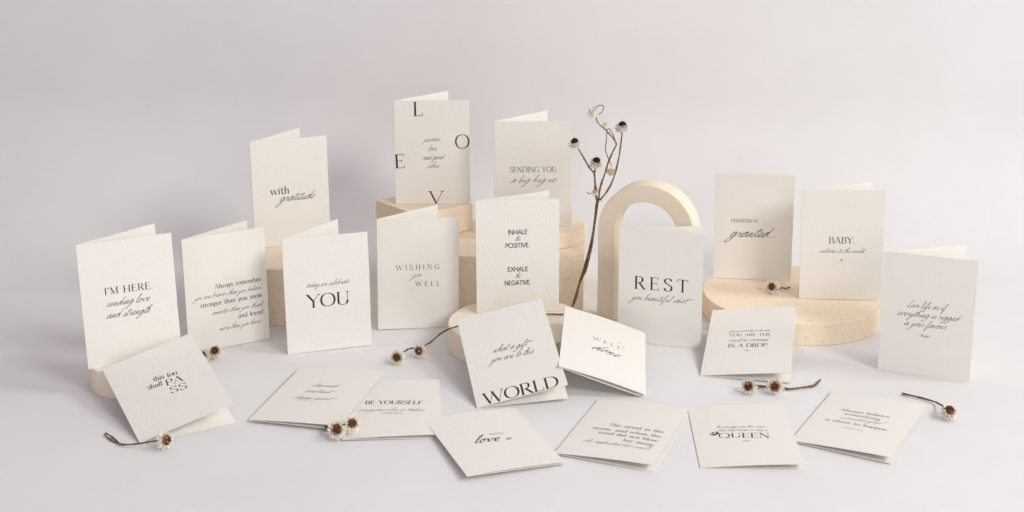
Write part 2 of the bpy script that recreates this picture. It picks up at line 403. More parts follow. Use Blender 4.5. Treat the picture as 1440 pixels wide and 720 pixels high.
SANS = {
 'A': ([('L', .04, 0, .4, 1, 'T'), ('L', .4, 1, .76, 0, 'T'), ('L', .18, .33, .62, .33, 'T')], .80),
 'E': ([('L', .12, 0, .12, 1, 'T'), ('L', .12, .95, .54, .95, 'T'), ('L', .12, .52, .5, .52, 'T'), ('L', .12, .05, .54, .05, 'T')], .62),
 'G': ([('C', [(.8, .8), (.66, .92), (.48, .96), (.2, .84), (.08, .5), (.2, .16), (.48, .04), (.7, .12), (.84, .28), (.86, .46)]), ('L', .86, .46, .54, .46, 'T')], .94),
 'H': ([('L', .12, 0, .12, 1, 'T'), ('L', .7, 0, .7, 1, 'T'), ('L', .12, .52, .7, .52, 'T')], .82),
 'I': ([('L', .12, 0, .12, 1, 'T')], .24), 'L': ([('L', .12, 0, .12, 1, 'T'), ('L', .12, .05, .5, .05, 'T')], .55),
 'N': ([('L', .12, 0, .12, 1, 'T'), ('L', .12, 1, .74, 0, 'T'), ('L', .74, 0, .74, 1, 'T')], .86),
 'O': ([('O', [(p[0], .04 + p[1]*.92) for p in OV(.5, .43)])], 1.0),
 'P': ([('L', .12, 0, .12, 1, 'T'), ('C', [(.12, .95), (.36, .95), (.54, .86), (.56, .7), (.5, .54), (.36, .47), (.12, .47)])], .62),
 'S': ([('C', [(.5, .8), (.42, .92), (.3, .96), (.14, .88), (.12, .72), (.24, .58), (.42, .46), (.53, .3), (.48, .12), (.3, .04), (.16, .08), (.06, .22)])], .60),
 'T': ([('L', .34, 0, .34, 1, 'T'), ('L', .04, .95, .64, .95, 'T')], .68),
 'V': ([('L', .04, 1, .38, 0, 'T'), ('L', .38, 0, .72, 1, 'T')], .76),
 'X': ([('L', .04, 0, .64, 1, 'T'), ('L', .06, 1, .66, 0, 'T')], .70),
 '.': ([('L', .12, 0, .12, .13, 'D')], .26), ' ': ([], .4),
}
# running script, x-height 1: (points of the pen path, advance, extra strokes)
SC = {
 'a': ([(.05, .1), (.35, .55), (.85, .95), (.5, .95), (.18, .55), (.18, .12), (.42, .02), (.75, .5), (.92, .95), (.82, .4), (.88, .05), (1.1, .15)], 1.12, []),
 'b': ([(.05, .1), (.4, .9), (.62, 1.8), (.55, 2.2), (.36, 1.9), (.22, .8), (.22, .15), (.5, .02), (.78, .4), (.68, .85), (.5, .7), (.8, .55), (1.05, .65)], 1.05, []),
 'c': ([(.05, .1), (.3, .6), (.68, .95), (.72, .8), (.45, .9), (.18, .5), (.22, .08), (.5, 0), (.85, .25)], .82, []),
 'd': ([(.05, .1), (.35, .55), (.85, .92), (.5, .95), (.18, .55), (.18, .12), (.42, .02), (.8, .6), (1.08, 1.7), (1.2, 2.2), (.98, 1.2), (.86, .4), (.92, .03), (1.15, .15)], 1.14, []),
 'e': ([(.05, .1), (.35, .35), (.62, .7), (.5, .98), (.25, .75), (.16, .3), (.35, 0), (.65, .1), (.85, .3)], .80, []),
 'f': ([(.05, .1), (.4, .9), (.75, 1.9), (.66, 2.25), (.45, 1.8), (.3, .6), (.15, -.6), (.05, -1.1), (.2, -1.05), (.4, -.3), (.5, .1), (.8, .3)], .80, []),
 'g': ([(.05, .1), (.35, .55), (.85, .95), (.5, .95), (.18, .55), (.2, .12), (.45, .05), (.78, .55), (.92, .95), (.78, .1), (.5, -.85), (.1, -1.25), (-.2, -1.0), (.2, -.5), (.8, -.05), (1.1, .25)], 1.08, []),
 'h': ([(.05, .1), (.4, .9), (.66, 1.9), (.6, 2.25), (.4, 1.8), (.22, .7), (.1, .0), (.3, .6), (.6, .95), (.72, .75), (.62, .2), (.72, .0), (.98, .2)], 1.0, []),
 'i': ([(.05, .1), (.28, .6), (.42, .95), (.3, .4), (.34, .03), (.6, .2)], .60, [[(.55, 1.45), (.6, 1.55)]]),
 'j': ([(.05, .1), (.28, .6), (.42, .95), (.25, 0), (0, -.9), (-.3, -1.1), (-.2, -.7), (.3, .1)], .5, [[(.55, 1.45), (.6, 1.55)]]),
 'k': ([(.05, .1), (.4, .9), (.66, 1.9), (.6, 2.25), (.4, 1.8), (.22, .7), (.1, .0), (.3, .5), (.65, .95), (.6, .65), (.32, .5), (.55, .3), (.7, 0), (.98, .2)], 1.0, []),
 'l': ([(.05, .1), (.4, .9), (.66, 1.9), (.58, 2.25), (.38, 1.8), (.22, .7), (.24, .08), (.45, 0), (.65, .25)], .62, []),
 'm': ([(.05, .1), (.25, .7), (.35, .92), (.2, .1), (.2, 0), (.4, .6), (.62, .92), (.66, .7), (.54, .05), (.72, .6), (.95, .93), (1.02, .7), (.92, .15), (1.02, .0), (1.3, .2)], 1.32, []),
 'n': ([(.05, .1), (.25, .7), (.35, .92), (.2, .1), (.2, 0), (.4, .6), (.65, .93), (.72, .7), (.62, .15), (.72, .0), (1.0, .2)], 1.0, []),
 'o': ([(.05, .2), (.3, .7), (.6, .95), (.3, .85), (.15, .4), (.35, .02), (.68, .3), (.7, .8), (.55, .95), (.65, .78), (.98, .85)], .90, []),
 'p': ([(.05, .1), (.3, .7), (.4, 1.0), (.2, 0), (-.05, -1.2), (.1, -.4), (.35, .6), (.65, .95), (.8, .7), (.65, .2), (.4, .05), (.7, .05), (1.0, .2)], 1.0, []),
 'r': ([(.05, .1), (.25, .7), (.35, 1.0), (.4, .82), (.68, .85), (.58, .4), (.62, .05), (.88, .2)], .84, []),
 's': ([(.05, .1), (.3, .6), (.5, 1.0), (.55, .6), (.52, .15), (.25, 0), (.45, .02), (.82, .2)], .78, []),
 't': ([(.05, .1), (.35, .9), (.6, 1.75), (.4, 1.1), (.28, .4), (.34, .02), (.62, .2)], .60, [[(.05, 1.25), (.45, 1.3), (1.05, 1.42)]]),
 'u': ([(.05, .1), (.25, .7), (.32, .95), (.2, .4), (.3, .02), (.55, .3), (.8, .95), (.68, .4), (.74, .02), (1.0, .2)], 1.0, []),
 'v': ([(.05, .1), (.2, .7), (.32, .95), (.32, .4), (.42, .02), (.68, .5), (.8, .95), (.9, .8), (1.1, .85)], 1.02, []),
 'w': ([(.05, .1), (.2, .7), (.3, .95), (.22, .4), (.34, .02), (.56, .4), (.68, .9), (.6, .35), (.72, .02), (.95, .5), (1.08, .95), (1.18, .8), (1.38, .85)], 1.3, []),
 'x': ([(.05, .15), (.2, .7), (.35, .9), (.45, .5), (.55, .1), (.8, .1), (1.0, .4)], .95, [[(.1, 0), (.45, .5), (.85, 1.0)]]),
 'y': ([(.05, .1), (.25, .7), (.32, .95), (.2, .4), (.3, .02), (.55, .3), (.8, .95), (.62, 0), (.3, -.95), (0, -1.25), (-.2, -.95), (.3, -.4), (.98, .2)], 1.0, []),
 'z': ([(.05, .1), (.3, .85), (.6, .9), (.2, .1), (.5, .0), (.2, -1.0), (.1, -.7), (.8, .15)], .8, []),
 'L': ([(.5, 1.9), (.85, 2.25), (.75, 1.9), (.4, .8), (.15, .05), (.0, .15), (.3, .2), (.8, .0), (1.1, .15)], 1.05, []),
 'C': ([(1.1, 1.8), (1.15, 2.15), (.8, 2.1), (.3, 1.4), (.1, .6), (.35, 0), (.8, .1), (1.15, .4)], 1.05, []),
 'K': ([(.4, 2.1), (.25, 1.0), (.1, 0)], 1.15, [[(1.2, 2.2), (.7, 1.5), (.3, 1.05), (.7, .6), (.95, .05), (1.2, .1)]]),
 'H': ([(.4, 2.1), (.25, 1.0), (.1, 0)], 1.35, [[(1.2, 2.2), (1.05, 1.2), (.95, .1), (1.25, .1)], [(.1, 1.0), (.6, 1.1), (1.2, 1.2)]]),
 '.': ([], .5, [[(.15, .02), (.22, .1)]]), ' ': (None, .55, []),
}

class Ink:
    def __init__(s): s.v = []; s.f = []
    def ribbon(s, pts, wfun):
        """pts 2D list, wfun(tangent, t) -> full width"""
        n = len(pts)
        if n < 2: return
        b = len(s.v)
        for i, p in enumerate(pts):
            t = pts[min(i+1, n-1)] - pts[max(i-1, 0)]
            if t.length < 1e-9: t = Vector((1, 0))
            t.normalize()
            w = wfun(t, i/(n-1)) * .5
            nn = Vector((-t.y, t.x)) * w
            s.v.append(p + nn); s.v.append(p - nn)
        for i in range(n-1):
            s.f.append((b+2*i, b+2*i+1, b+2*i+3, b+2*i+2))

def shape_text(style, text, size, weight):
    """list of (pts, wfun) in mm with the line's natural width; x starts at 0"""
    out = []; x = 0
    if style in ('serif', 'sans'):
        T = (.135 if style == 'serif' else .15) * size * weight
        th = (.040 * size if style == 'serif' else T)
        th = max(th, .24)
        for ch in text:
            tab = SANS if style == 'sans' else (LOWER if ch in LOWER else CAPS)
            strokes, adv = tab.get(ch, CAPS[' '])
            for s in strokes:
                P = lambda a, b: Vector(((x + a) * size, b * size))
                if s[0] == 'L':
                    a, b = P(s[1], s[2]), P(s[3], s[4])
                    w = {'T': T, 't': th, 'D': .12 * size}[s[5]]
                    seg = [a.lerp(b, k/3) for k in range(4)]
                    out.append((seg, lambda t, u, w=w: w))
                elif s[0] in ('S', 's'):
                    hw = .10 if s[0] == 'S' else .085
                    yy = s[2] + (.012 if s[2] < .5 else -.012)
                    out.append(([P(s[1]-hw, yy), P(s[1]+hw, yy)], lambda t, u: th))
                    k = .03 if s[2] < .5 else -.03     # small bracket towards the stem
                    out.append(([P(s[1]-hw*.55, yy+k*.8), P(s[1]+hw*.55, yy+k*.8)], lambda t, u: th*.9))
                elif s[0] == 'h':
                    out.append(([P(s[1]-.095, s[2]-.035), P(s[1]+.02, s[2]-.005)], lambda t, u: th*1.1))
                else:
                    c = catmull([((x + p[0]) * size, p[1] * size) for p in s[1]], 5, s[0] == 'O')
                    if style == 'sans': out.append((c, lambda t, u: T))
                    else: out.append((c, lambda t, u: th + (T*1.04 - th) * abs(t.y) ** 1.6))
            x += adv
        return out, x * size
    # script
    sl = .52
    wmin, wmax = .075 * size * weight, .175 * size * weight
    wmin = max(wmin, .24); wmax = max(wmax, .5)
    na = math.radians(38)
    def wf(t, u):
        ang = abs(t.x * math.sin(na) - t.y * math.cos(na))
        e = min(1, min(u, 1-u) * 14 + .35)
        return (wmin + (wmax - wmin) * ang ** 1.2) * e
    path = []
    rnd = random.Random(hash_text(text))
    def flush(path):
        if len(path) > 1:
            out.append((catmull([((p[0] + p[1]*sl) * size, p[1] * size) for p in path], 5), wf))
    for ic, ch in enumerate(text):
        g = SC.get(ch, SC[' '])
        if ch == 't' and (ic + 1 == len(text) or text[ic+1] == ' ') and ic > 3:
            g = (g[0], g[1], [[(-.1, 1.2), (.7, 1.34), (2.0, 1.38)]])
        if g[0] is None:
            flush(path); path = []
            x += g[1]; continue
        dy = rnd.uniform(-.05, .05); k = rnd.uniform(.94, 1.06)
        if ch.isupper() and path: flush(path); path = []
        pts = [(x + p[0], p[1]*k + dy) for p in g[0]]
        if path and pts: pts = pts[1:]
        path += pts
        for e in g[2]:
            ex = [(x + p[0], p[1]) for p in e]
            out.append((catmull([((p[0] + p[1]*sl) * size, p[1] * size) for p in ex], 4), (lambda t, u: max(wmax*.75, .2)) if len(e) == 2 else wf))
        x += g[1]
    flush(path)
    return out, (x + .3) * size

def hash_text(t): return sum((i + 1) * ord(c) for i, c in enumerate(t))

# ---------------------------------------------------------------- cards
CARDS = {
  'here': dict(o=[-482.22, 1426.76, 31.51], U=[0.91551, 0.40186, 0.01869], V=[-0.01711, -0.00751, 0.99983], op=0.4641, lines=[
    ('serif', "I'M HERE.", 25.54, 85.37, 79.53, 85.19, 8.2, 1.1),
    ('script', 'sending love', 25.82, 71.2, 74.87, 71.36, 4.3, 1.1),
    ('script', 'and strength', 24.59, 57.37, 74.91, 57.26, 4.3, 1.1),
  ]),
  'remember': dict(o=[-398.27, 1550.77, 0.0], U=[0.85773, 0.51405, 0.00685], V=[-0.00587, -0.00352, 0.99998], op=0.3813, lines=[
    ('serif', 'Always remember', 36.75, 78.51, 97.77, 78.3, 6.2, 1),
    ('script', 'you are braver than you believe', 11.1, 68.18, 97.68, 67.87, 2.9, 0.9),
    ('serif', 'stronger than you seem', 17.83, 57.32, 97.77, 57.37, 6.2, 1),
    ('script', 'smarter than you think', 30.92, 45.82, 97.7, 45.55, 2.9, 0.9),
    ('serif', 'and loved', 65.32, 35.25, 97.8, 34.98, 6.2, 1),
    ('script', 'more than you know.', 39.64, 23.33, 96.55, 23.97, 2.9, 0.9),
  ]),
  'gratitude': dict(o=[-348.14, 1739.29, 78.38], U=[0.91871, 0.39493, 0.00277], V=[-0.00255, -0.0011, 1.0], op=0.6421, lines=[
    ('serif', 'with', 24.29, 72.69, 50.55, 72.41, 10.8, 0.95),
    ('script', 'gratitude', 35.61, 62.33, 85.59, 62.38, 5.6, 1.1),
  ]),
  'you': dict(o=[-276.44, 1551.33, 0.0], U=[0.95701, 0.2898, 0.01225], V=[-0.01172, -0.00355, 0.99992], op=0.7039, lines=[
    ('script', 'today we celebrate', 25.95, 83.7, 80.35, 84.42, 3.2, 0.9),
    ('serif', 'YOU', 25.97, 57.35, 79.94, 56.98, 17, 1.05),
  ]),
  'wishing': dict(o=[-173.24, 1635.96, 0.0], U=[0.99041, 0.13773, -0.01074], V=[0.01064, 0.00148, 0.99994], op=0.6767, lines=[
    ('serif', 'WISHING', 23.56, 79.66, 79.61, 79.76, 6.4, 0.9),
    ('script', 'you', 44.01, 69.39, 57.38, 70.1, 3.6, 0.85),
    ('serif', 'WELL', 48.24, 57.31, 80.41, 56.68, 6.4, 0.9),
  ]),
  'love': dict(o=[-164.03, 1828.0, 117.45], U=[0.99908, 0.04299, 0.00033], V=[-0.00033, -1e-05, 1.0], op=0.7714, lines=[
    ('serif', 'L', 26.2, 126.24, 40.8, 126.33, 20, 1),
    ('serif', 'O', 83.93, 79.33, 105.13, 79.35, 20, 0.8),
    ('serif', 'E', -0.55, 51.82, 14.48, 52.3, 20, 1),
    ('serif', 'V', 47.22, 0.06, 67.31, 0.06, 18, 0.9),
    ('script', 'peace', 40.74, 89.78, 64.17, 90.6, 3.8, 0.9),
    ('script', 'love', 46.6, 76.18, 59.04, 76.89, 3.8, 0.9),
    ('script', 'and good', 38.96, 63.56, 68.05, 64.63, 3.8, 0.9),
    ('script', 'vibes', 43.75, 51.21, 62.32, 52.27, 3.8, 0.9),
  ]),
  'sending': dict(o=[-22.77, 1777.33, 98.73], U=[0.99991, -0.00973, 0.00969], V=[-0.00969, 9e-05, 0.99995], op=0.794, lines=[
    ('serif', 'SENDING YOU', 20.14, 76.97, 84.57, 77.0, 7.6, 0.8),
    ('script', 'a big hug xo', 21.37, 62.33, 83.89, 62.88, 4.6, 0.9),
  ]),
  'inhale': dict(o=[-44.51, 1610.25, 32.59], U=[0.99678, 0.07977, 0.00763], V=[-0.00761, -0.00061, 0.99997], op=0.4038, lines=[
    ('sans', 'INHALE', 40.3, 102.92, 65.1, 103.02, 6.1, 1),
    ('script', 'the', 48.84, 94.38, 56.47, 94.9, 3.2, 0.75),
    ('sans', 'POSITIVE.', 36.78, 85.41, 68.19, 85.76, 6.1, 1),
    ('sans', 'EXHALE', 39.43, 54.27, 65.49, 54.09, 6.1, 1),
    ('script', 'the', 49.11, 45.64, 56.24, 46.17, 3.2, 0.75),
    ('sans', 'NEGATIVE.', 35.33, 36.06, 69.32, 36.36, 6.1, 1),
  ]),
  'rest': dict(o=[134.21, 1598.3, 0.0], U=[0.96244, -0.27146, 0.00547], V=[-0.00526, 0.00148, 0.99999], op=0.3656, lines=[
    ('serif', 'REST', 19.19, 71.39, 87.89, 71.54, 16.5, 1),
    ('script', 'you beautiful idiot', 16.2, 57.13, 86.79, 57.5, 3.9, 0.95),
  ]),
  'permission': dict(o=[277.72, 1762.34, 29.75], U=[0.98824, -0.15259, 0.01008], V=[-0.00996, 0.00154, 0.99995], op=0.3125, lines=[
    ('serif', 'PERMISSION', 22.3, 80.33, 57.71, 80.78, 4.9, 0.8),
    ('script', 'granted...', 19.76, 60.12, 86.13, 60.97, 6.6, 1.1),
  ]),
  'baby': dict(o=[378.26, 1674.86, 29.76], U=[0.99417, -0.10538, 0.0227], V=[-0.02257, 0.00239, 0.99974], op=0.4236, lines=[
    ('serif', 'BABY,', 35.48, 76.23, 69.25, 76.41, 8.9, 0.95),
    ('script', 'welcome to the world', 23.46, 63.62, 81.61, 63.62, 3.1, 0.9),
    ('script', 'x', 50.35, 52.1, 54.8, 52.25, 3.3, 1),
  ]),
  'live': dict(o=[438.54, 1503.3, 0.0], U=[0.91246, -0.40895, 0.01312], V=[-0.01197, 0.00537, 0.99991], op=0.6174, lines=[
    ('script', 'Live life as if', 29.37, 82.95, 73.37, 84.04, 3.9, 0.95),
    ('script', 'everything is rigged', 18.29, 71.81, 88.73, 73.06, 3.9, 0.95),
    ('script', 'in your favour.', 26.22, 60.21, 77.41, 60.97, 3.9, 0.95),
    ('serif', '- Rumi -', 43.61, 48.19, 59.82, 48.4, 3.4, 0.8),
  ]),
  'script3': dict(o=[-286.31, 1350.85, 3.36], U=[0.96956, -0.24152, 0.0403], V=[0.24074, 0.97031, 0.02332], op=0.0358, lines=[
    ('script', 'Clear mind', 35.33, 91.87, 65.72, 93.52, 4.2, 0.8),
    ('script', 'Kind heart', 33.07, 75.38, 63.97, 76.6, 4.2, 0.8),
    ('script', 'Happy spirit', 26.72, 58.2, 70.89, 59.0, 4.2, 0.8),
  ]),
  'yourself': dict(o=[-178.69, 1304.17, 2.29], U=[0.99715, 0.07366, 0.01643], V=[-0.07378, 0.99725, 0.00644], op=0.0328, lines=[
    ('serif', 'BE YOURSELF', 20.19, 84.88, 84.52, 77.68, 9.4, 1),
    ('script', 'everyone else is taken.', 12.32, 67.45, 88.67, 59.76, 3.8, 0.85),
    ('serif', '- OSCAR WILDE -', 38.35, 57.22, 64.85, 54.43, 2.8, 0.8),
  ]),
  'with': dict(o=[-44.66, 1211.29, 6.55], U=[0.93783, 0.34614, -0.0256], V=[-0.34657, 0.9379, -0.01487], op=0.0079, lines=[
    ('serif', 'WITH', 52.64, 82.79, 68.27, 80.91, 4.9, 0.7),
    ('script', 'love', 30.61, 68.73, 60.24, 66.83, 8.4, 1.3),
    ('script', 'x', 64.92, 67.05, 73.29, 66.66, 5.0, 1.5),
  ]),
  'she': dict(o=[43.61, 1271.59, 2.08], U=[0.92968, -0.36484, 0.05088], V=[0.36539, 0.93085, -0.00153], op=0.0655, lines=[
    ('serif', 'She stood in the', 34.01, 78.62, 94.87, 75.79, 6.9, 0.95),
    ('serif', 'storm, and when the', 18.75, 66.61, 95.35, 63.91, 6.9, 0.95),
    ('serif', 'wind did not blow', 28.92, 56.42, 94.94, 52.88, 6.9, 0.95),
    ('serif', 'her away,', 59.6, 44.24, 95.0, 41.41, 6.9, 0.95),
    ('script', 'she adjusted her sails.', 18.19, 33.9, 94.41, 31.36, 3.6, 0.85),
  ]),
  'queen': dict(o=[190.12, 1240.55, 0.56], U=[0.99737, -0.03999, 0.0604], V=[0.04006, 0.9992, 9e-05], op=0.0614, lines=[
    ('script', 'her courage was her crown', 25.54, 90.83, 77.7, 87.15, 2.5, 0.75),
    ('serif', 'AND SHE WORE IT LIKE A', 26.33, 81.83, 78.68, 77.64, 4.2, 0.7),
    ('serif', 'QUEEN', 25.42, 65.75, 78.9, 61.54, 11.5, 1),
    ('crown', 'crown', 21.41, 72.38, 28.0, 77.08, 6, 1),
    ('serif', '- ATTICUS -', 48.01, 54.87, 58.05, 54.19, 2.0, 0.8),
  ]),
  'always': dict(o=[293.37, 1301.6, 1.85], U=[0.86597, -0.49687, 0.05664], V=[0.49735, 0.86753, 0.00632], op=0.0589, lines=[
    ('serif', 'Always believe', 23.76, 94.75, 78.47, 94.6, 6.6, 0.9),
    ('serif', 'something', 31.46, 85.57, 71.09, 83.95, 6.6, 0.9),
    ('script', 'wonderful', 29.07, 73.98, 76.05, 74.52, 3.9, 0.9),
    ('serif', 'is about to happen.', 16.76, 63.48, 86.13, 60.61, 6.6, 0.9),
    ('serif', '- Anonymous -', 36.83, 50.78, 65.02, 50.34, 2.8, 0.8),
  ]),
  'pass': dict(o=[-390.82, 1297.7, 0.4], U=[0.85985, 0.45194, 0.23752], V=[-0.50121, 0.8358, 0.22413], op=0.2477, lines=[
    ('serif', 'this too', 42.44, 88.96, 69.45, 85.14, 8.2, 0.95),
    ('serif', 'shall', 33.25, 79.07, 49.56, 76.79, 8.2, 0.95),
    ('serif', 'PA', 52.04, 72.47, 71.93, 70.24, 11, 1),
    ('serif', 'SS', 52.41, 57.28, 71.67, 55.06, 11, 1),
  ]),
  'world': dict(o=[-39.08, 1388.96, 0.28], U=[0.96918, 0.10475, 0.22298], V=[-0.18316, 0.91169, 0.36779], op=0.1764, lines=[
    ('script', 'what a gift', 32.2, 78.06, 73.89, 75.5, 4.8, 0.95),
    ('script', 'you are to this', 27.4, 63.79, 78.71, 61.28, 4.8, 0.95),
    ('serif', 'WORLD', 9.21, 1.48, 98.01, -1.86, 17.5, 1),
  ]),
  'well': dict(o=[51.36, 1423.33, 34.72], U=[0.94667, -0.04036, -0.31968], V=[0.08682, 0.98738, 0.13242], op=0.0085, lines=[
    ('serif', 'WELL', 37.56, 85.06, 73.29, 82.1, 7, 0.85),
    ('script', 'done', 35.76, 62.99, 72.08, 61.09, 7.2, 1.2),
    ('script', 'x', 69.27, 96.29, 71.99, 96.3, 1.7, 0.8),
    ('script', 'x', 74.64, 88.2, 77.9, 88.21, 2.0, 0.8),
  ]),
  'ocean': dict(o=[222.86, 1482.74, 0.3], U=[0.95477, -0.26184, 0.14093], V=[0.22948, 0.95022, 0.21076], op=0.1156, lines=[
    ('script', 'you are not a drop in the ocean', 26.4, 93.9, 77.1, 92.24, 1.6, 0.7),
    ('serif', 'YOU ARE THE', 26.48, 83.26, 77.81, 80.84, 6.4, 0.85),
    ('script', 'entire ocean', 26.95, 71.26, 76.72, 69.54, 4.0, 1.0),
    ('serif', 'IN A DROP.', 27.17, 58.16, 76.68, 56.74, 8.2, 0.95),
    ('serif', '- Rumi -', 47.25, 49.34, 55.62, 49.14, 2.4, 0.8),
  ]),
}
PATHS = {
  'trunk': [(76.1, 1662.0, 8.7), (78.7, 1662.0, 20.5), (83.2, 1662.0, 36.3), (90.2, 1662.0, 63.6), (95.5, 1662.0, 81.1), (102.4, 1662.0, 112.0), (105.8, 1662.0, 131.1), (108.1, 1662.0, 159.7), (109.2, 1662.0, 165.5)],
  'trunk2': [(83.5, 1659.0, 35.4), (87.5, 1659.0, 53.0), (96.4, 1659.0, 76.3), (101.6, 1659.0, 98.5), (104.9, 1659.0, 120.6), (108.5, 1659.0, 151.0), (110.5, 1659.0, 166.2)],
  'a': [(108.7, 1655.0, 167.5), (107.2, 1655.0, 177.3), (105.7, 1655.0, 192.9), (104.5, 1655.0, 204.5), (98.2, 1655.0, 212.3), (90.5, 1655.0, 225.8), (82.8, 1655.0, 238.9)],
  'A': [(79.9, 1655.0, 243.9)],
  'b': [(104.5, 1655.0, 204.5), (105.4, 1655.0, 208.4), (106.1, 1655.0, 213.3)],
  'B': [(107.1, 1655.0, 218.5)],
  'c': [(110.2, 1655.0, 167.5), (112.7, 1655.0, 187.0), (118.1, 1655.0, 204.6), (122.5, 1655.0, 220.1), (128.8, 1655.0, 235.5), (131.8, 1655.0, 243.2), (125.6, 1655.0, 252.7), (118.0, 1655.0, 261.3), (110.4, 1655.0, 268.0), (106.9, 1655.0, 272.7), (106.1, 1655.0, 277.5)],
  'C': [(100.2, 1655.0, 283.6)],
  'cl': [(102.6, 1655.0, 285.1), (106.6, 1655.0, 291.2), (113.3, 1655.0, 292.7), (115.2, 1655.0, 289.8), (112.9, 1655.0, 284.2), (109.2, 1655.0, 280.9)],
  'F2': [(117.5, 1655.0, 268.0)],
  'f2': [(115.1, 1655.0, 264.6), (117.1, 1655.0, 266.9)],
  'd': [(131.8, 1655.0, 243.2), (127.4, 1655.0, 254.7), (123.6, 1655.0, 261.7), (119.8, 1655.0, 261.3), (119.5, 1655.0, 250.8), (118.4, 1655.0, 235.5), (122.4, 1655.0, 223.9), (126.8, 1655.0, 213.3)],
  'D': [(125.6, 1655.0, 207.5)],
  'e': [(112.1, 1655.0, 169.4), (121.3, 1655.0, 181.2), (128.6, 1655.0, 196.8), (133.8, 1655.0, 216.2), (137.1, 1655.0, 237.4), (139.1, 1655.0, 260.0)],
  'E': [(139.0, 1655.0, 265.0)],
  'F': [(106.2, 1655.0, 180.2)],
  'f': [(95.8, 1655.0, 180.2), (98.3, 1655.0, 178.0), (102.5, 1655.0, 178.4)],
  't': [(105.8, 1658.0, 141.8), (103.0, 1658.0, 118.0), (101.6, 1658.0, 118.9)],
  's1': [(281.3, 1446.3, 2.2), (293.7, 1446.7, 2.2), (311.6, 1441.2, 2.2), (321.0, 1439.2, 2.2), (338.5, 1444.4, 2.2), (350.1, 1448.6, 2.2), (356.1, 1457.1, 2.2), (361.6, 1466.7, 2.2)],
  's1h': [(271.6, 1430.0, 9.5), (301.1, 1429.1, 9.5)],
  's2': [(-133.1, 1538.1, 8.0), (-127.9, 1546.0, 9.0), (-120.7, 1548.3, 10.0), (-112.4, 1549.3, 11.0), (-102.5, 1556.2, 13.0), (-95.2, 1556.9, 19.0), (-87.8, 1555.7, 26.0), (-79.9, 1546.3, 34.0), (-70.4, 1545.6, 38.0), (-51.3, 1560.6, 38.0), (-16.4, 1581.3, 37.0), (14.8, 1593.3, 36.0), (41.8, 1600.6, 35.0), (65.1, 1598.9, 35.0)],
  's2h': [(-138.9, 1520.3, 8.5), (-112.6, 1540.1, 9.5)],
  's3': [(-201.8, 1334.2, 3.0), (-198.2, 1326.8, 5.0), (-190.5, 1315.4, 9.0), (-176.9, 1317.1, 14.0)],
  's3h': [(-185.1, 1309.3, 11.0), (-169.9, 1315.8, 15.0)],
  's4': [(-367.2, 1289.4, 8.0), (-378.2, 1288.7, 7.0), (-388.2, 1288.7, 5.0), (-400.0, 1290.6, 3.0), (-407.3, 1292.3, 2.2), (-411.9, 1295.2, 2.2), (-420.8, 1306.7, 2.2), (-432.0, 1316.7, 4.0)],
  's4b': [(-409.2, 1294.1, 1.5), (-417.6, 1299.9, 1.5), (-426.2, 1308.2, 1.5), (-434.6, 1320.1, 1.5)],
  's4h': [(-362.0, 1287.6, 9.5)],
  's5': [(-370.2, 1534.1, 4.0), (-373.1, 1527.4, 3.0), (-377.1, 1518.3, 2.0)],
  's5h': [(-362.9, 1537.9, 9.0), (-374.8, 1530.1, 7.0)],
  's6': [(475.0, 1367.2, 10.0), (477.2, 1377.5, 8.0), (477.5, 1389.1, 5.0), (476.1, 1399.6, 3.0), (467.9, 1409.6, 2.5), (457.4, 1417.6, 2.5), (445.4, 1425.2, 2.5)],
  's6h': [(477.9, 1360.0, 9.0)],
  's7': [(351.0, 1691.3, 36.0), (362.7, 1712.2, 32.0), (367.9, 1710.1, 32.0), (374.5, 1715.2, 32.0)],
  's7h': [(346.7, 1697.7, 38.5)],
}


W, H, TH = 105.0, 148.0, 0.55

def sm(x): return x * x * (3 - 2 * x)

class Panel:
    """a card half: surface point for (u, v), with a gentle bow"""
    def __init__(s, o, U, V, side, bow, twist=0.0):
        s.o, s.U, s.V = Vector(o), Vector(U), Vector(V)
        s.N = s.U.cross(s.V).normalized()     # outward from the printed face
        s.side = side; s.bow = bow; s.tw = twist
    def at(s, u, v, d=0.0):
        a = u / W
        b = s.bow * 4 * a * (1 - a) * (0.75 + .25 * v / H) + s.tw * a * a * (v / H - .5)
        return s.o + s.U * u + s.V * v + s.N * (b + d)

def edge_noise(rnd, n, amp):
    ph = [rnd.uniform(0, 6.28) for _ in range(5)]
    fr = [2.3, 5.1, 9.7, 17.0, 29.0]
    return [amp * sum(math.sin(ph[k] + fr[k] * i / n * 2.2) / (1 + k * .5) for k in range(5)) / 2 for i in range(n + 1)]

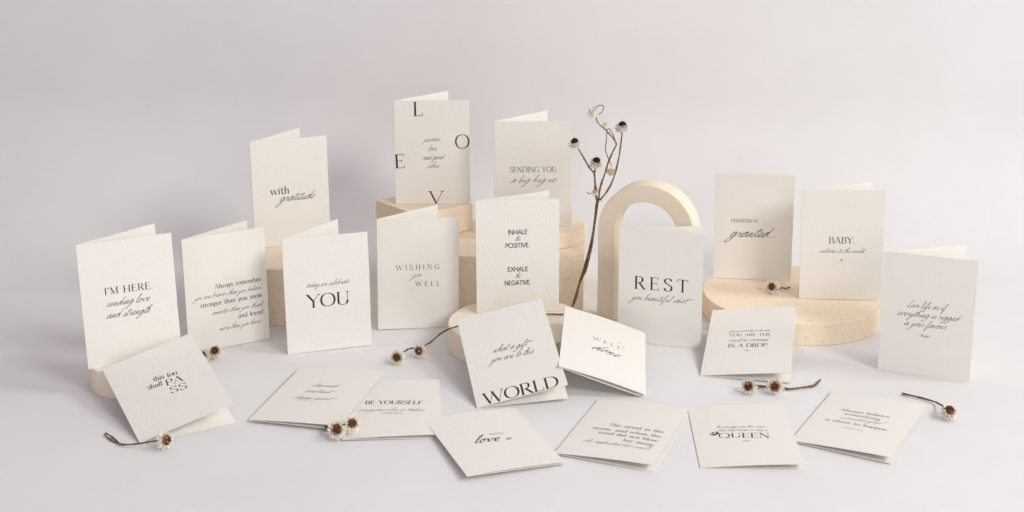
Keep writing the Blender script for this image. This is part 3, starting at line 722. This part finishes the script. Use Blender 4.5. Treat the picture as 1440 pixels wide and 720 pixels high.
def panel_mesh(name, P, root, origin, rnd, flip):
    nu, nv = 20, 30
    eR = edge_noise(rnd, nv, .38); eT = edge_noise(rnd, nu, .16); eB = edge_noise(rnd, nu, .16)
    verts, uvs = [], []
    off = rnd.uniform(0, 500)
    for lay in (0, 1):
        # printed half: outer face at +N*TH, inner at 0; the back half lies on the other side
        d = (TH if lay == 0 else 0.0) if not flip else (0.0 if lay == 0 else -TH)
        for j in range(nv + 1):
            for i in range(nu + 1):
                u = W * i / nu; v = H * j / nv
                uu = u + eR[j] * (i / nu) ** 8
                vv = v + (eT[i] * (j / nv) ** 8 if j > nv // 2 else eB[i] * (1 - j / nv) ** 8)
                verts.append(P.at(uu, vv, d)); uvs.append((uu + off, vv + off * .37 + lay * 200))
    n = (nu + 1) * (nv + 1)
    I = lambda l, i, j: l * n + j * (nu + 1) + i
    faces = []
    for j in range(nv):
        for i in range(nu):
            faces.append((I(0, i, j), I(0, i+1, j), I(0, i+1, j+1), I(0, i, j+1)))
            faces.append((I(1, i, j+1), I(1, i+1, j+1), I(1, i+1, j), I(1, i, j)))
    for j in range(nv):
        faces.append((I(0, nu, j), I(1, nu, j), I(1, nu, j+1), I(0, nu, j+1)))
        faces.append((I(0, 0, j+1), I(1, 0, j+1), I(1, 0, j), I(0, 0, j)))
    for i in range(nu):
        faces.append((I(0, i+1, 0), I(0, i, 0), I(1, i, 0), I(1, i+1, 0)))
        faces.append((I(0, i, nv), I(0, i+1, nv), I(1, i+1, nv), I(1, i, nv)))
    return make(name, verts, faces, M_PAPER, parent=root, origin=origin, uvs=uvs)

def crown_strokes(w):
    s = w / 1.0
    base = [(0, 0), (-.12, .75), (.22, .4), (.5, .95), (.78, .4), (1.12, .75), (1, 0)]
    P = [Vector((a * s, b * s)) for a, b in base]
    out = []
    for a, b in zip(P, P[1:] + P[:1]): out.append(([a, b], lambda t, u: .16 * s))
    out.append(([P[0] + Vector((0, .15*s)), P[6] + Vector((0, .15*s))], lambda t, u: .34 * s))
    for c in (P[1], P[3], P[5]): out.append(([c + Vector((-.09*s, .02*s)), c + Vector((.09*s, .02*s))], lambda t, u: .18 * s))
    return out

def letter_line(panel, front, origin, spec, label):
    st_, text, u0, v0, u1, v1, size, weight = spec
    ink = Ink()
    ax = Vector((u1 - u0, v1 - v0)); wid = ax.length; ax.normalize()
    if st_ == 'crown':
        shp = crown_strokes(wid * .9); sx = 1.0
    else:
        shp, nat = shape_text(st_, text, size, weight)
        sx = wid / nat
        if st_ == 'serif' and sx > 1.18 and len(text) > 1:
            # widely spaced capitals: widen a little, track the rest
            gl = min(sx, 1.35) if len(text) <= 3 else 1.12
            extra = (wid - nat * gl) / (len(text) - 1)
            shp = []; x = 0
            for ch in text:
                s1, n1 = shape_text(st_, ch, size, weight)
                for pts, wf in s1: shp.append(([Vector((p.x * gl + x, p.y)) for p in pts], wf))
                x += n1 * gl + extra
            sx = 1.0
        if len(text) == 1 and st_ == 'serif': pass
    ay = Vector((-ax.y, ax.x))
    o2 = Vector((u0, v0))
    verts, faces = [], []
    rd = 0
    for pts, wf in shp:
        P2 = [Vector((p.x * sx, p.y)) for p in pts]
        ink.v = []; ink.f = []
        ink.ribbon(P2, wf)
        b = len(verts); rd += 1
        for p in ink.v:
            q = o2 + ax * p.x + ay * p.y
            q.x = min(max(q.x, .1), W - .15); q.y = min(max(q.y, .1), H - .15)
            verts.append(panel.at(q.x, q.y, TH + .05 + .0012 * (rd % 40)))
        faces += [tuple(b + k for k in f) for f in ink.f]
    return make("lettering", verts, faces, M_INK, parent=front, origin=origin, label=label)

LABELS = {
 'here': "standing white card reading I'm here, sending love and strength, on the small disc",
 'remember': "standing white card with six right-aligned lines starting always remember",
 'gratitude': "raised white card reading with gratitude, on a speckled block at the back left",
 'you': "standing white card reading today we celebrate you",
 'wishing': "standing white card reading wishing you well",
 'love': "topmost white card with big scattered letters L O V E at its edges",
 'sending': "raised white card reading sending you a big hug, on the small speckled disc",
 'inhale': "standing white card with bold sans lettering about inhaling the positive",
 'rest': "standing white card with large word rest, in front of the arch",
 'permission': "standing white card reading permission granted, on the wide speckled disc",
 'baby': "standing white card reading baby welcome to the world, at the disc's right",
 'live': "greyish shaded standing card at far right reading live life as if rigged",
 'script3': "flat white card with three short script lines and a flower at its corner",
 'yourself': "flat white card reading be yourself, partly under two other cards",
 'with': "flat white card turned aslant reading with love, in the front row",
 'she': "flat white card with five right-aligned lines starting she stood in the storm",
 'queen': "flat white card with wide capitals QUEEN and a little crown",
 'always': "flat white card reading always believe something wonderful is about to happen",
 'pass': "leaning white card with small words this too shall pass, against the small disc",
 'world': "leaning white card with large WORLD along its bottom edge",
 'well': "leaning white card reading well done, tilted down to the right",
 'ocean': "leaning white card reading you are the entire ocean in a drop",
}
STAND = ('here', 'remember', 'gratitude', 'you', 'wishing', 'love', 'sending', 'inhale', 'rest', 'permission', 'baby', 'live')
BASEZ = {'here': 31.2, 'gratitude': 78.3, 'love': 117.2, 'sending': 98.6, 'inhale': 32.4, 'permission': 29.6, 'baby': 29.6}
OPEN = {'wishing': .655, 'world': .2, 'well': .03, 'ocean': .125}

def build_card(key, c):
    rnd = random.Random(hash_text(key))
    o, U, V = Vector(c['o']), Vector(c['U']).normalized(), Vector(c['V']).normalized()
    N = U.cross(V).normalized()
    if key in STAND:
        low = min(o.z, (o + U * W).z)
        o = o + Vector((0, 0, BASEZ.get(key, 0) + .25 - low))
    if key == 'well': o = o + Vector((1.5, 0, 1.6))
    op = OPEN.get(key, c['op'])
    Ub = (U * math.cos(op) - N * math.sin(op)).normalized()
    base = o.copy()
    kind = ("folded cards standing upright" if key in STAND else
            "folded cards leaning on other things" if key in ('pass', 'world', 'well', 'ocean') else "folded cards lying flat on the sheet")
    root = thing("greeting_card", LABELS[key], "card", base, "folded greeting cards")
    bow = rnd.uniform(-.5, .5) if key in STAND else rnd.uniform(.2, .8)
    bb = rnd.uniform(-.5, .5)
    if key == 'well': bow, bb = 2.2, -.8
    if key in ('with',): bow, bb = 1.3, 0
    if key in ('she', 'queen', 'always', 'script3', 'yourself'): bow = 1.3; bb = 0
    Pf = Panel(o, U, V, 1, bow)
    Pb = Panel(o, Ub, V, -1, bb)
    fr = panel_mesh("front_panel", Pf, root, base, rnd, False)
    bk = panel_mesh("back_panel", Pb, root, base, rnd, True)
    for spec in c['lines']:
        kindw = {'serif': 'serif', 'sans': 'bold sans serif', 'script': 'handwritten', 'crown': 'drawn'}[spec[0]]
        lab = ("small tilted crown printed beside the Q" if spec[0] == 'crown' else
               "small twinkle mark" if key == 'well' and spec[1] == "x" else f"{kindw} line reading {spec[1]}")
        if key == 'world' and spec[1] == 'WORLD': spec = spec[:3] + (1.3, 96.2, .9) + spec[6:]
        letter_line(Pf, fr, base, spec, lab)
    return root

for key, c in CARDS.items():
    build_card(key, c)

# ---------------------------------------------------------------- dried flowers
def path3(pts, k=6):
    P = [Vector(p) for p in pts]
    if len(P) == 2: return [P[0].lerp(P[1], i / k) for i in range(k + 1)]
    out = []
    n = len(P)
    for i in range(n - 1):
        p1, p2 = P[i], P[i+1]
        p0 = P[i-1] if i else p1 * 2 - p2
        p3 = P[i+2] if i + 2 < n else p2 * 2 - p1
        for j in range(k):
            t = j / k
            out.append(0.5 * ((2*p1) + (p2-p0)*t + (2*p0-5*p1+4*p2-p3)*t*t + (3*p1-p0-3*p2+p3)*t**3))
    out.append(P[-1])
    return out

class Geo:
    def __init__(s): s.v = []; s.f = []
    def tube(s, pts, r0, r1, seed=0, sides=8, rough=.16, k=6):
        rnd = random.Random(seed)
        P = path3(pts, k); n = len(P)
        b = len(s.v)
        up = Vector((0.13, .27, 1)).normalized()
        for i, p in enumerate(P):
            t = (P[min(i+1, n-1)] - P[max(i-1, 0)]).normalized()
            a = t.cross(up)
            if a.length < 1e-3: a = t.cross(Vector((1, 0, 0)))
            a.normalize(); c = a.cross(t).normalized()
            r = r0 + (r1 - r0) * i / (n - 1)
            knot = 1 + (.35 if rnd.random() < .07 else 0)
            for q in range(sides):
                an = 2 * math.pi * q / sides + i * .12
                rr = r * knot * (1 + rough * rnd.uniform(-1, 1)) * (.82 if q % 2 else 1.08)
                s.v.append(p + a * rr * math.cos(an) + c * rr * math.sin(an))
        for i in range(n - 1):
            for q in range(sides):
                s.f.append((b+i*sides+q, b+i*sides+(q+1) % sides, b+(i+1)*sides+(q+1) % sides, b+(i+1)*sides+q))
        s.f.append(tuple(b + q for q in range(sides))[::-1])
        s.f.append(tuple(b + (n-1)*sides + q for q in range(sides)))
    def build(s, name, mat, parent, origin, label=None, smooth=False):
        return make(name, s.v, s.f, mat, parent=parent, origin=origin, label=label, smooth=smooth)

def frame(axis):
    a = Vector(axis).normalized()
    x = a.cross(Vector((0, 0, 1)) if abs(a.z) < .9 else Vector((1, 0, 0))).normalized()
    return a, x, a.cross(x).normalized()

def flower_head(root, origin, c, axis, r, seed, style='open', label=None):
    rnd = random.Random(seed)
    a, x, y = frame(axis)
    c = Vector(c)
    g = Geo()
    if style == 'open':      rings = [(-.75, .80, 17), (-.35, 1.0, 20), (.02, 1.0, 21), (.38, .90, 20), (.75, .72, 18)]
    elif style == 'skirt':   rings = [(-1.05, .62, 14), (-.7, .85, 19), (-.35, 1.0, 21), (-.02, .98, 21), (.3, .78, 17)]
    else:                    rings = [(-.5, .7, 9), (.0, 1.0, 12), (.5, 1.0, 11), (1.0, .9, 8)]
    for e, L, n in rings:
        m_ = int(n * 1.35)
        for i in range(m_):
            th = 2 * math.pi * (i + rnd.uniform(-.3, .3)) / m_ + e
            el = e + rnd.uniform(-.2, .2)
            rad = x * math.cos(th) + y * math.sin(th)
            dr = rad * math.cos(el) + a * math.sin(el)
            side = a.cross(rad).normalized()
            side = (side + dr.cross(side) * rnd.uniform(-.5, .5)).normalized()
            nn = dr.cross(side).normalized()
            ln = r * L * rnd.uniform(.82, 1.1); w = r * rnd.uniform(.09, .16)
            cur = rnd.uniform(-.12, .2) * r
            b = len(g.v)
            p0 = c + dr * r * .22
            g.v += [p0 - side*w*.5, p0 + side*w*.5,
                    c + dr*ln*.62 - side*w + nn*cur*.4 + nn*w*.3, c + dr*ln*.62 + nn*cur*.4 - nn*w*.25, c + dr*ln*.62 + side*w + nn*cur*.4 + nn*w*.3,
                    c + dr*ln + nn*cur]
            g.f += [(b, b+1, b+3), (b, b+3, b+2), (b+1, b+4, b+3), (b+2, b+3, b+5), (b+3, b+4, b+5)]
    # receptacle
    hd = g.build("flower_head", M_PETALD if style == 'bud' and r < 8 else M_PETAL, root, origin, label)
    s = Geo()
    rs = r * (.44 if style == 'open' else .36 if style == 'skirt' else .16)
    hh = {'open': .42, 'skirt': .36, 'bud': .2}[style] * r
    nb, na_ = 6, 18
    base_c = c + a * r * (.12 if style == 'open' else .22)
    b = len(s.v)
    for i in range(nb + 1):
        ph = math.pi / 2 * i / nb
        for j in range(na_):
            th = 2*math.pi*j/na_
            rr = rs * math.cos(ph) * (1 + rnd.uniform(-.06, .06))
            s.v.append(base_c + (x*math.cos(th) + y*math.sin(th)) * rr + a * hh * math.sin(ph))
    for i in range(nb):
        for j in range(na_):
            s.f.append((b+i*na_+j, b+i*na_+(j+1) % na_, b+(i+1)*na_+(j+1) % na_, b+(i+1)*na_+j))
    s.f.append(tuple(b + j for j in range(na_))[::-1])
    # florets: little blunt pegs all over the dome
    N = 110 if style != 'bud' else 20
    for k in range(N):
        zz = (k + .5) / N
        ph = math.asin(zz); th = k * 2.39996
        rad = x*math.cos(th) + y*math.sin(th)
        nrm = (rad * math.cos(ph) / rs + a * math.sin(ph) / hh).normalized()
        p = base_c + rad * rs * math.cos(ph) + a * hh * math.sin(ph)
        t1 = nrm.cross(a if abs(nrm.dot(a)) < .95 else x).normalized(); t2 = nrm.cross(t1)
        w = rs * .10; hgt = rs * rnd.uniform(.12, .36)
        b = len(s.v)
        tip = p + nrm * hgt + t1 * rnd.uniform(-1, 1) * w * .6
        s.v += [p - t1*w - t2*w, p + t1*w - t2*w, p + t1*w + t2*w, p - t1*w + t2*w, tip - t1*w*.5, tip + t2*w*.5, tip + t1*w*.5]
        s.f += [(b, b+1, b+4), (b+1, b+6, b+4), (b+1, b+2, b+6), (b+2, b+5, b+6), (b+2, b+3, b+5), (b+3, b+4, b+5), (b+3, b, b+4), (b+4, b+6, b+5)]
    s.build("seed_centre", {'open': M_SEED, 'skirt': M_SEEDD, 'bud': M_PETALD}[style], hd, origin)
    return hd

G_SPRIG = "dried everlasting flower sprigs"
P = PATHS
def sprig(label, stems, heads, base):
    root = thing("dried_flower_sprig", label, "dried flower", base, G_SPRIG)
    for i, (pts, r0, r1) in enumerate(stems):
        g = Geo(); g.tube(pts, r0, r1, seed=i * 7 + len(label)); g.build("stem", M_STEM, root, base)
    for i, (c, ax, r, stl) in enumerate(heads):
        flower_head(root, base, c, ax, r, i * 31 + len(label), stl)
    return root

# the tall branch leaning on the arch
tr = P['trunk']; base = (66, 1668, 0)
lead = [(66, 1668, 0.5)] + list(tr)
sprig("tall branching dried flower stem leaning against the arch, five heads and buds",
      [(lead, 1.8, 1.3), ([(69, 1666, 2)] + list(P['trunk2']), 1.4, .9),
       (P['a'], 1.5, .9), (P['b'], 1.2, .9), (P['c'], 1.2, .6), (P['cl'], .6, .5), (P['d'], .6, .5), (P['e'], 1.3, .9),
       (P['f2'], .5, .4), (P['f'], .7, .4), (P['t'], .8, .5)],
      [(P['A'][0], (-.25, -.25, 1), 10.8, 'skirt'), (P['B'][0], (.05, -.3, 1), 11.8, 'skirt'), (P['E'][0], (.05, -.2, 1), 11.5, 'skirt'),
       (P['C'][0], (-.5, -.8, .4), 9.4, 'bud'), (P['D'][0], (-.2, -.6, -.6), 7.8, 'bud'), (P['F2'][0], (.3, -.6, .6), 4.5, 'bud'), (P['F'][0], (.3, -.8, .2), 6.0, 'bud')],
      base)
sprig("twig with two flower heads lying on the table before the ocean card",
      [(P['s1'], 1.25, 1.1), ([P['s1h'][0], P['s1'][0], P['s1h'][1]], .9, .9)],
      [(P['s1h'][0], (-.62, -.72, .22), 10.7, 'open'), (P['s1h'][1], (-.35, -.85, .3), 11.0, 'open')], (300, 1438, 0))
sprig("long twig with two flower heads reaching over the cream disc",
      [(P['s2'], 1.0, 1.1)],
      [(P['s2h'][0], (-.25, -.85, .42), 10.5, 'open'), (P['s2h'][1], (-.62, -.72, .18), 10.2, 'open')], (-139, 1520, 0))
sprig("pair of flower heads lying where two flat cards overlap",
      [(P['s3'], 1.0, .9)],
      [(P['s3h'][0], (-.05, -.8, .6), 11.5, 'open'), (P['s3h'][1], (.28, -.72, .55), 10.5, 'open')], (-180, 1312, 0))
sprig("forked twig with one flower head at the foot of the this too shall pass card",
      [(P['s4'], 1.0, .9), (P['s4b'], .8, .7)],
      [(P['s4h'][0], (.93, -.25, .12), 11.0, 'open')], (-362, 1288, 0))
sprig("flower heads half hidden behind the this too shall pass card",
      [(P['s5'], 1.0, .9)],
      [(P['s5h'][0], (-.15, -.5, .8), 10.5, 'open'), (P['s5h'][1], (-.6, -.6, .4), 9.3, 'open')], (-366, 1532, 0))
sprig("short twig with one flower head at the right beyond the always believe card",
      [(P['s6'], .85, 1.25)],
      [(P['s6h'][0], (.22, -.35, .9), 11.0, 'open')], (478, 1360, 0))
sprig("single flower head with short stem lying on the wide speckled disc",
      [(P['s7'], 1.0, .9)],
      [(P['s7h'][0], (-.45, -.8, .3), 10.5, 'open')], (347, 1698, 29.8))
